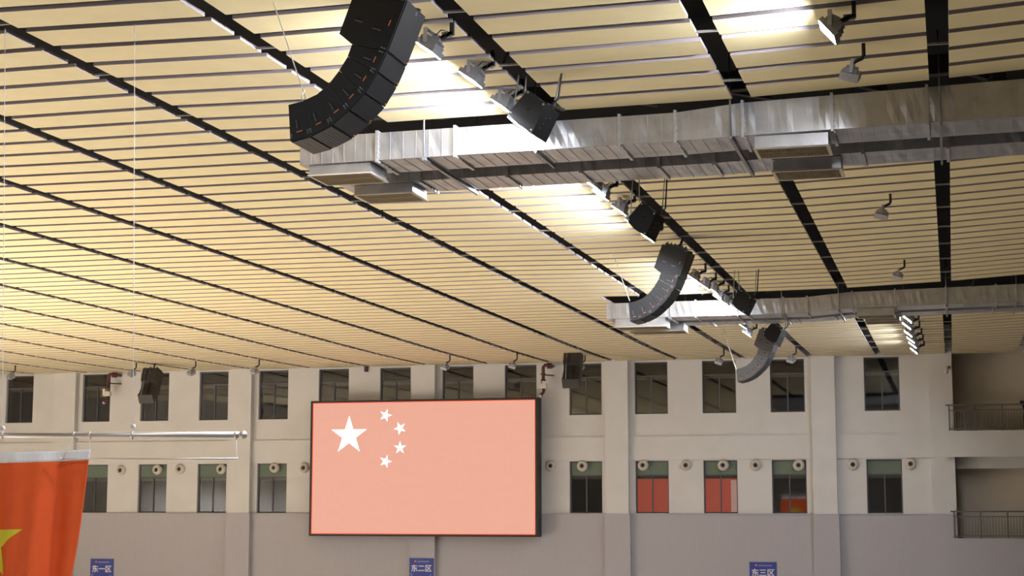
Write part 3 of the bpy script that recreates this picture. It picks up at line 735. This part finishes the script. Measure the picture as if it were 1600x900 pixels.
# ------------------------------------------------------------------ blue sector signs
def text_mesh(s, size):
    cu = bpy.data.curves.new('t', 'FONT'); cu.body = s; cu.size = size; cu.align_x = 'CENTER'; cu.extrude = 0.004; cu.offset = 0.006
    ob = bpy.data.objects.new('t', cu); COL.objects.link(ob)
    dg = bpy.context.evaluated_depsgraph_get(); me = bpy.data.meshes.new_from_object(ob.evaluated_get(dg))
    bpy.data.objects.remove(ob); return me
for px0, px1, py, s, Y, lab in ((142, 177.5, 873, '\u4e1c\u4e00\u533a', YW - .13, 'blue wall sign with the middle character a single stroke, left of the others'),
                            (640, 677.5, 872, '\u4e1c\u4e8c\u533a', YP - .07, 'blue sign on the pilaster under the big screen'),
                            (1171, 1213, 878, '\u4e1c\u4e09\u533a', YW - .13, 'blue wall sign with a three-stroke middle character, at right')):
    a, b = at(px0, py, Y), at(px1, py, Y); w = b.x - a.x; h = w * 1.45
    root = empty('sector_sign', ((a.x + b.x) / 2, Y, a.z), 0, lab, 'sign', 'blue sector signs')
    MB().span((-w / 2, -0.02, -h), (w / 2, 0.02, 0)).build('sign_board', M_BLUE, root)
    me = text_mesh(s, w * 0.29); me.materials.clear(); me.materials.append(M_SIGNW)
    o = link('sign_text', me, root, (0, -0.026, -w * 0.50)); o.rotation_euler = (math.pi / 2, 0, 0)
    pr = MB()
    for k in range(11): pr.span((-w * .17 + k * w * .046, -.024, -w * .155), (-w * .17 + k * w * .046 + w * .036, -.02, -w * .105))
    pr.build('small_print', M_SIGNP, root)
    MB().span((-w * .29, -.024, -w * .15), (-w * .22, -.02, -w * .09)).build('orange_emblem', M_ORANGE, root)
    orn = MB()
    for k, (u, v, r) in enumerate(((-.42, -.62, .05), (-.40, -.70, .035), (-.43, -.78, .05), (.38, -.66, .04), (.34, -.74, .03), (.42, -.80, .05))):
        orn.lathe([(w * r, 0), (w * r, .003), (w * r * .5, .003)], (0, -1, 0), (w * u, -.02, w * v), 8)
    orn.build('pale_ornament', M_SIGNP, root)

# ------------------------------------------------------------------ ball nozzles of the air supply
NZ = [(190, 735), (246, 734), (282, 733), (346, 733), (429, 731), (476, 731), (861, 728), (910, 728), (1005, 727), (1072, 727), (1130, 727), (1181, 727), (1248, 727), (1333, 726), (1423, 725)]
NLAB = ['on the wall strip right of the flag', 'over the second lower window right of the flag', 'between the second and third lower windows from the flag', 'over the third lower window right of the flag',
        'over the lower window next left of the screen', 'on the wall touching the left side of the screen', 'on the wall just right of the screen', 'over the lower window right of the screen',
        'over the first red window', 'between the two red windows', 'over the second red window with the pale reflection', 'on the wall right of the second red window', 'over the dim reddish window', 'left of the last lower window at right', 'right of the last lower window, rightmost of all']
nz = MB().lathe([(0.235, 0.0), (0.245, -0.04), (0.225, -0.10), (0.185, -0.16), (0.135, -0.20), (0.115, -0.20), (0.10, -0.12)], (0, 1, 0), (0, 0, 0), 24)
nzi = MB().lathe([(0.12, -0.15), (0.06, -0.14), (0.0001, -0.14)], (0, 1, 0), (0, 0, 0), 16)
nzt = MB().lathe([(0.09, -0.155), (0.08, -0.17), (0.07, -0.155)], (0, 1, 0), (0, 0, 0), 16)
first = None
for (px, py), lab in zip(NZ, NLAB):
    p = at(px, py, YW); over = lab.startswith('over') ; yy = YW + (0.16 if over else 0)
    root = empty('air_nozzle', (p.x, yy - (0.0 if not over else 0.14), p.z), 0, 'cream ball air nozzle ' + lab, 'air nozzle', 'round air nozzles between the windows')
    if first is None:
        first = [nz.build('nozzle_ring', M_NOZ, root).data, nzi.build('nozzle_throat', M_BLK, root).data, nzt.build('inner_ring', M_SPKM, root).data]
    else:
        for nm, d in zip(('nozzle_ring', 'nozzle_throat', 'inner_ring'), first): link(nm, d, root)
    if over: MB().tube([(0, 0.01, 0), (0, 0.2, 0)], 0.2, 16).build('nozzle_sleeve', M_NOZ, root)

# ------------------------------------------------------------------ fire monitors on the wall
def monitor(px, py, lab, sc=1.0):
    Y = YW - 0.75; k = 72.0 / 2600
    root = empty('fire_monitor', at(px, py, YW - 0.0), 0, lab, 'fire monitor', 'red fire monitors'); root.scale = (sc,) * 3
    MB().tube([(0.26, 0, 0.0), (0.26, -.70, 0.0), (0.22, -.75, 0.0), (0.08, -.75, 0.0), (0.0, -.75, -.08), (0, -.75, -0.68)], 0.075, 10).build('riser_pipe', M_REDPIPE, root)
    for z in (-0.42, -0.68): MB().tube([(0, -.75, z), (0, -.75, z + 0.05)], 0.12, 12).build('pipe_flange', M_REDPIPE, root)
    MB().box((0.26, -.62, -0.02), (0.2, 0.2, 0.24)).build('elbow_box', M_REDPIPE, root)
    MB().bar((0, -.75, -0.42), (0.3, 0, -0.40), 0.05).build('wall_brace', M_ARM, root)
    MB().box((-.02, -.75, -0.92), (0.34, 0.22, 0.22)).box((-.14, -.75, -0.84), (0.12, .26, .3)).build('valve_block', M_VALVE, root)
    MB().tube([(0.03, -.75, -1.0), (0.02, -.80, -1.2), (-0.08, -.95, -1.35)], [0.075, 0.06, 0.085], 10).build('nozzle_barrel', M_REDPIPE, root)
    MB().tube([(-0.08, -.95, -1.35), (-0.09, -.97, -1.37)], 0.07, 10).build('nozzle_mouth', M_VALVE, root)
monitor(181, 587, 'red fire monitor pipe with valve on the wall, left of the short brownish array')
monitor(855, 573, 'red fire monitor pipe with white valve, above the right end of the screen')

# ------------------------------------------------------------------ flag, pole and its wires
YF = 18.3
pa, pb = at(-150, 680, YF), at(376, 679.2, YF)
pole = empty('flag_pole', pb, 0, 'long horizontal steel flag pole hung on two wires, with a ball end', 'flag pole')
def PL(p): return Vector(p) - pb
MB().tube([PL(pa), PL(pb)], 0.034, 14).build('pole_tube', M_POLE, pole)
sp = MB(); R = 0.052
sp.lathe([(max(.0005, R * math.sin(math.pi * k / 10)), -R * math.cos(math.pi * k / 10)) for k in range(11)], (1, 0, 0), (0.03, 0, 0), 16)
sp.build('ball_end', M_POLE, pole)
for px in (4, 116, 141, 207, 369):
    p = PL(at(px, 679.3, YF)); m = MB().tube([p - Vector((.012, 0, 0)), p + Vector((.012, 0, 0))], 0.040, 14).lathe([(0.012, 0), (0.012, -.02), (.0001, -.02)], (0, 0, 1), p - Vector((0, 0, .038)), 8)
    m.build('pole_clamp', M_POLE, pole)
for (px, py), (qx, qy), zz_ in (((4, 669), (8, 45), 6.03), ((208, 666), (210.5, 38), 6.0)):
    top = atz(qx, qy, zz_); b0 = at(px, py, YF)
    MB().tube([PL(b0), PL(top)], 0.0045, 5).build('suspension_wire', M_WHITE, pole)
    m = MB().lathe([(0.0005, -.02), (0.026, -.02), (0.03, 0), (0.026, .02), (0.0005, .02)], (0, 1, 0), PL(b0), 14)
    m.build('pulley', M_VALVE, pole)
rod0, rod1 = at(95, 717, YF - 0.12), at(370, 716.5, YF - 0.12)
MB().tube([PL(rod0), PL(rod1)], 0.010, 8).build('lower_rod', M_POLE, pole)
kn = MB()
for p in (rod0, rod1): kn.lathe([(0.0005, -.018), (.014, -.012), (.018, 0), (.014, .012), (.0005, .018)], (1, 0, 0), PL(p), 10)
kn.build('rod_knob', M_WHITE, pole)
for px in (116, 369):
    q = rod0 if px == 116 else rod1
    MB().tube([PL(at(px, 683, YF)), PL(q)], 0.004, 5).build('rod_cord', M_WHITE, pole)
# cloth
TL, TR = at(-128, 708, YF), at(145.5, 702.5, YF)
BL_, BRr = at(-150, 975, YF), at(94, 972, YF)
def cloth(u, v):
    "u 0..1 left to right, v 0..1 top to bottom"
    p = (TL * (1 - u) + TR * u) * (1 - v) + (BL_ * (1 - u) + BRr * u) * v
    bow = 0.05 * math.sin(math.pi * min(1, v)) * (u ** 3)
    amp = 0.02 + 0.085 * v ** 0.8
    ph = 17.0 * u - 2.1 * v
    d = amp * (math.sin(ph) + 0.45 * math.sin(2.3 * ph + 1.3 + 1.5 * v)) * (0.55 + 0.6 * u)
    d += 0.05 * v * math.sin(31 * u + 2 * v) * max(0, u - 0.6)
    return p + Vector((bow, d - 0.05, -0.015 * math.sin(math.pi * u)))
def strip(u0, u1, v0, v1, nu, nv, off=0.0):
    m = MB(); vs = []
    for s in (-1, 1):
        for j in range(nv + 1):
            for i in range(nu + 1):
                p = cloth(u0 + (u1 - u0) * i / nu, v0 + (v1 - v0) * j / nv); vs.append(p + Vector((0, s * (0.002 + off), 0)) - pf)
    w = nu + 1; N = w * (nv + 1); fs = []
    for j in range(nv):
        for i in range(nu):
            a = j * w + i; fs.append((a, a + 1, a + w + 1, a + w)); b2 = a + N; fs.append((b2, b2 + w, b2 + w + 1, b2 + 1))
    for i in range(nu): fs.append((i, i + N, i + 1 + N, i + 1)); a = nv * w + i; fs.append((a, a + 1, a + 1 + N, a + N))
    for j in range(nv): a = j * w; fs.append((a, a + w, a + w + N, a + N)); a = j * w + nu; fs.append((a, a + N, a + w + N, a + w))
    return m.add(vs, fs, 0, True)
pf = TR.copy()
flag = empty('hanging_flag', pf, 0, 'red flag with a yellow star hanging from the pole at the left edge', 'flag')
strip(0, 1, 0.06, 1, 110, 60).build('flag_cloth', M_FLAGR, flag)
strip(0, 1, 0, 0.062, 110, 4, 0.002).build('header_band', M_FLAGW, flag)
st = MB(); ucx, vcy = 0.455, 0.528; Ru, Rv = 0.247, 0.247
for s in (-1, 1):
    for k in range(10):
        def sp_(kk):
            r = 1.0 if kk % 2 == 0 else 0.382; a = math.pi / 2 + kk * math.pi / 5; return (ucx + Ru * r * math.cos(a), vcy - Rv * r * math.sin(a))
        A_, B_, C_ = (ucx, vcy), sp_(k), sp_(k + 1); N = 10; idx = {}; vs = []
        for i in range(N + 1):
            for j in range(N + 1 - i):
                w0, w1 = i / N, j / N; u = A_[0] * (1 - w0 - w1) + B_[0] * w0 + C_[0] * w1; v = A_[1] * (1 - w0 - w1) + B_[1] * w0 + C_[1] * w1
                idx[i, j] = len(vs); vs.append(cloth(u, v) + Vector((0, s * 0.006, 0)) - pf)
        fs = []
        for i in range(N):
            for j in range(N - i):
                fs.append((idx[i, j], idx[i + 1, j], idx[i, j + 1]))
                if j < N - i - 1: fs.append((idx[i + 1, j], idx[i + 1, j + 1], idx[i, j + 1]))
        st.add(vs, fs, 0, True)
so = st.build('yellow_star', M_FLAGY, flag)
for u, px in ((0.995, 141), (0.02, -120)):
    MB().tube([cloth(u, 0) - pf, at(px, 683, YF) - pf], 0.005, 5).build('flag_cord', M_WHITE, flag)

# ------------------------------------------------------------------ small wall fittings
p = at(573, 577, YW)
w1 = empty('wall_box', p, 0, 'tiny dark box on the wall left of the pilaster above the screen', 'wall box')
MB().box((0, -0.08, 0), (0.13, 0.16, 0.24)).build('box_body', M_ARM, w1); MB().box((0, -0.17, 0.02), (0.09, 0.02, 0.14)).build('box_cover', M_REDPIPE, w1)
p = at(1481, 578, YP)
sc_ = empty('security_camera', p, 0, 'small pale security camera on the pilaster above the upper balcony', 'camera')
MB().box((0.04, -0.03, 0.10), (0.12, 0.06, 0.12)).build('wall_plate', M_LAMPB, sc_)
MB().bar((0.04, -0.05, 0.08), (-0.06, -0.30, 0.06), 0.04).build('camera_arm', M_LAMPB, sc_)
MB().tube([(-0.06, -0.30, 0.10), (-0.06, -0.30, -0.02), (-0.08, -0.32, -0.18)], [0.07, 0.09, 0.07], 10).build('camera_dome', M_NOZ, sc_)

# ------------------------------------------------------------------ person leaning on the upper balustrade (mostly cut by the right edge)
pr = at(1607, 672, YBAL + 0.45); floor_z = zA0 + 0.75
def skin(name, joints, edges, material, parent, sub=2):
    me = bpy.data.meshes.new(name); me.from_pydata([j[0] for j in joints], edges, []); me.materials.append(material)
    o = link(name, me, parent); o.modifiers.new('skin', 'SKIN'); o.modifiers.new('sub', 'SUBSURF').levels = sub; o.modifiers['sub'].render_levels = sub
    o.modifiers['skin'].use_smooth_shade = True
    for v, j in zip(me.skin_vertices[0].data, joints):
        v.radius = (j[1], j[1] * (j[2] if len(j) > 2 else 1)); v.use_root = False
    me.skin_vertices[0].data[0].use_root = True
    return o
per = empty('person', (pr.x, pr.y, floor_z), 0, 'person in dark clothes leaning on the upper balustrade at the right edge', 'person')
rail_h = at(1484, 632, YBAL + 0.1).z - floor_z
J = [((0, 0, .92), .15), ((0, -.03, 1.15), .145), ((0, -.10, 1.38), .165), ((0, -.14, 1.50), .06), ((0, -.17, 1.58), .055),
     ((-.19, -.11, 1.42), .075), ((-.28, -.22, max(1.2, rail_h + .08)), .055), ((-.10, -.36, rail_h + .06), .042), ((.19, -.11, 1.42), .075), ((.28, -.22, max(1.2, rail_h + .08)), .055), ((.10, -.36, rail_h + .06), .042),
     ((-.10, 0, .85), .10), ((-.11, -.02, .48), .07), ((-.11, .02, .09), .05), ((-.12, -.14, .04), .045), ((.10, 0, .85), .10), ((.12, .02, .48), .07), ((.13, .06, .09), .05), ((.14, -.10, .04), .045)]
body = skin('body', J, [(0, 1), (1, 2), (2, 3), (3, 4), (2, 5), (5, 6), (6, 7), (2, 8), (8, 9), (9, 10), (0, 11), (11, 12), (12, 13), (13, 14), (0, 15), (15, 16), (16, 17), (17, 18)], M_CLOTH, per)
hd = skin('head', [((0, -.17, 1.57), .05), ((0, -.19, 1.64), .075), ((0, -.19, 1.72), .095), ((0, -.18, 1.79), .07), ((0, -.28, 1.67), .016), ((-.09, -.18, 1.69), .016), ((.09, -.18, 1.69), .016)], [(0, 1), (1, 2), (2, 3), (2, 4), (2, 5), (2, 6)], M_SKIN, per)
hr = skin('hair', [((0, -.14, 1.68), .075), ((0, -.15, 1.76), .10), ((0, -.19, 1.82), .07)], [(0, 1), (1, 2)], M_HAIR, per)
for s in (-1, 1):
    wv_ = Vector((.10 * s, -.36, rail_h + .05)); js = [(tuple(wv_), .03), (tuple(wv_ + Vector((-.05 * s, -.06, 0))), .036)]; ed_ = [(0, 1)]
    for k in range(4):
        b0 = wv_ + Vector((-.075 * s + .012 * k * s, -.10 + .006 * k, .005 - .012 * k)); i0 = len(js)
        js += [(tuple(b0), .011), (tuple(b0 + Vector((-.03 * s, -.03, -.012))), .009), (tuple(b0 + Vector((-.04 * s, -.035, -.04))), .008)]; ed_ += [(1, i0), (i0, i0 + 1), (i0 + 1, i0 + 2)]
    i0 = len(js); js += [(tuple(wv_ + Vector((-.03 * s, -.03, .03))), .011), (tuple(wv_ + Vector((-.06 * s, -.07, .04))), .009)]; ed_ += [(0, i0), (i0, i0 + 1)]
    skin('hand', js, ed_, M_SKIN, per, 1)
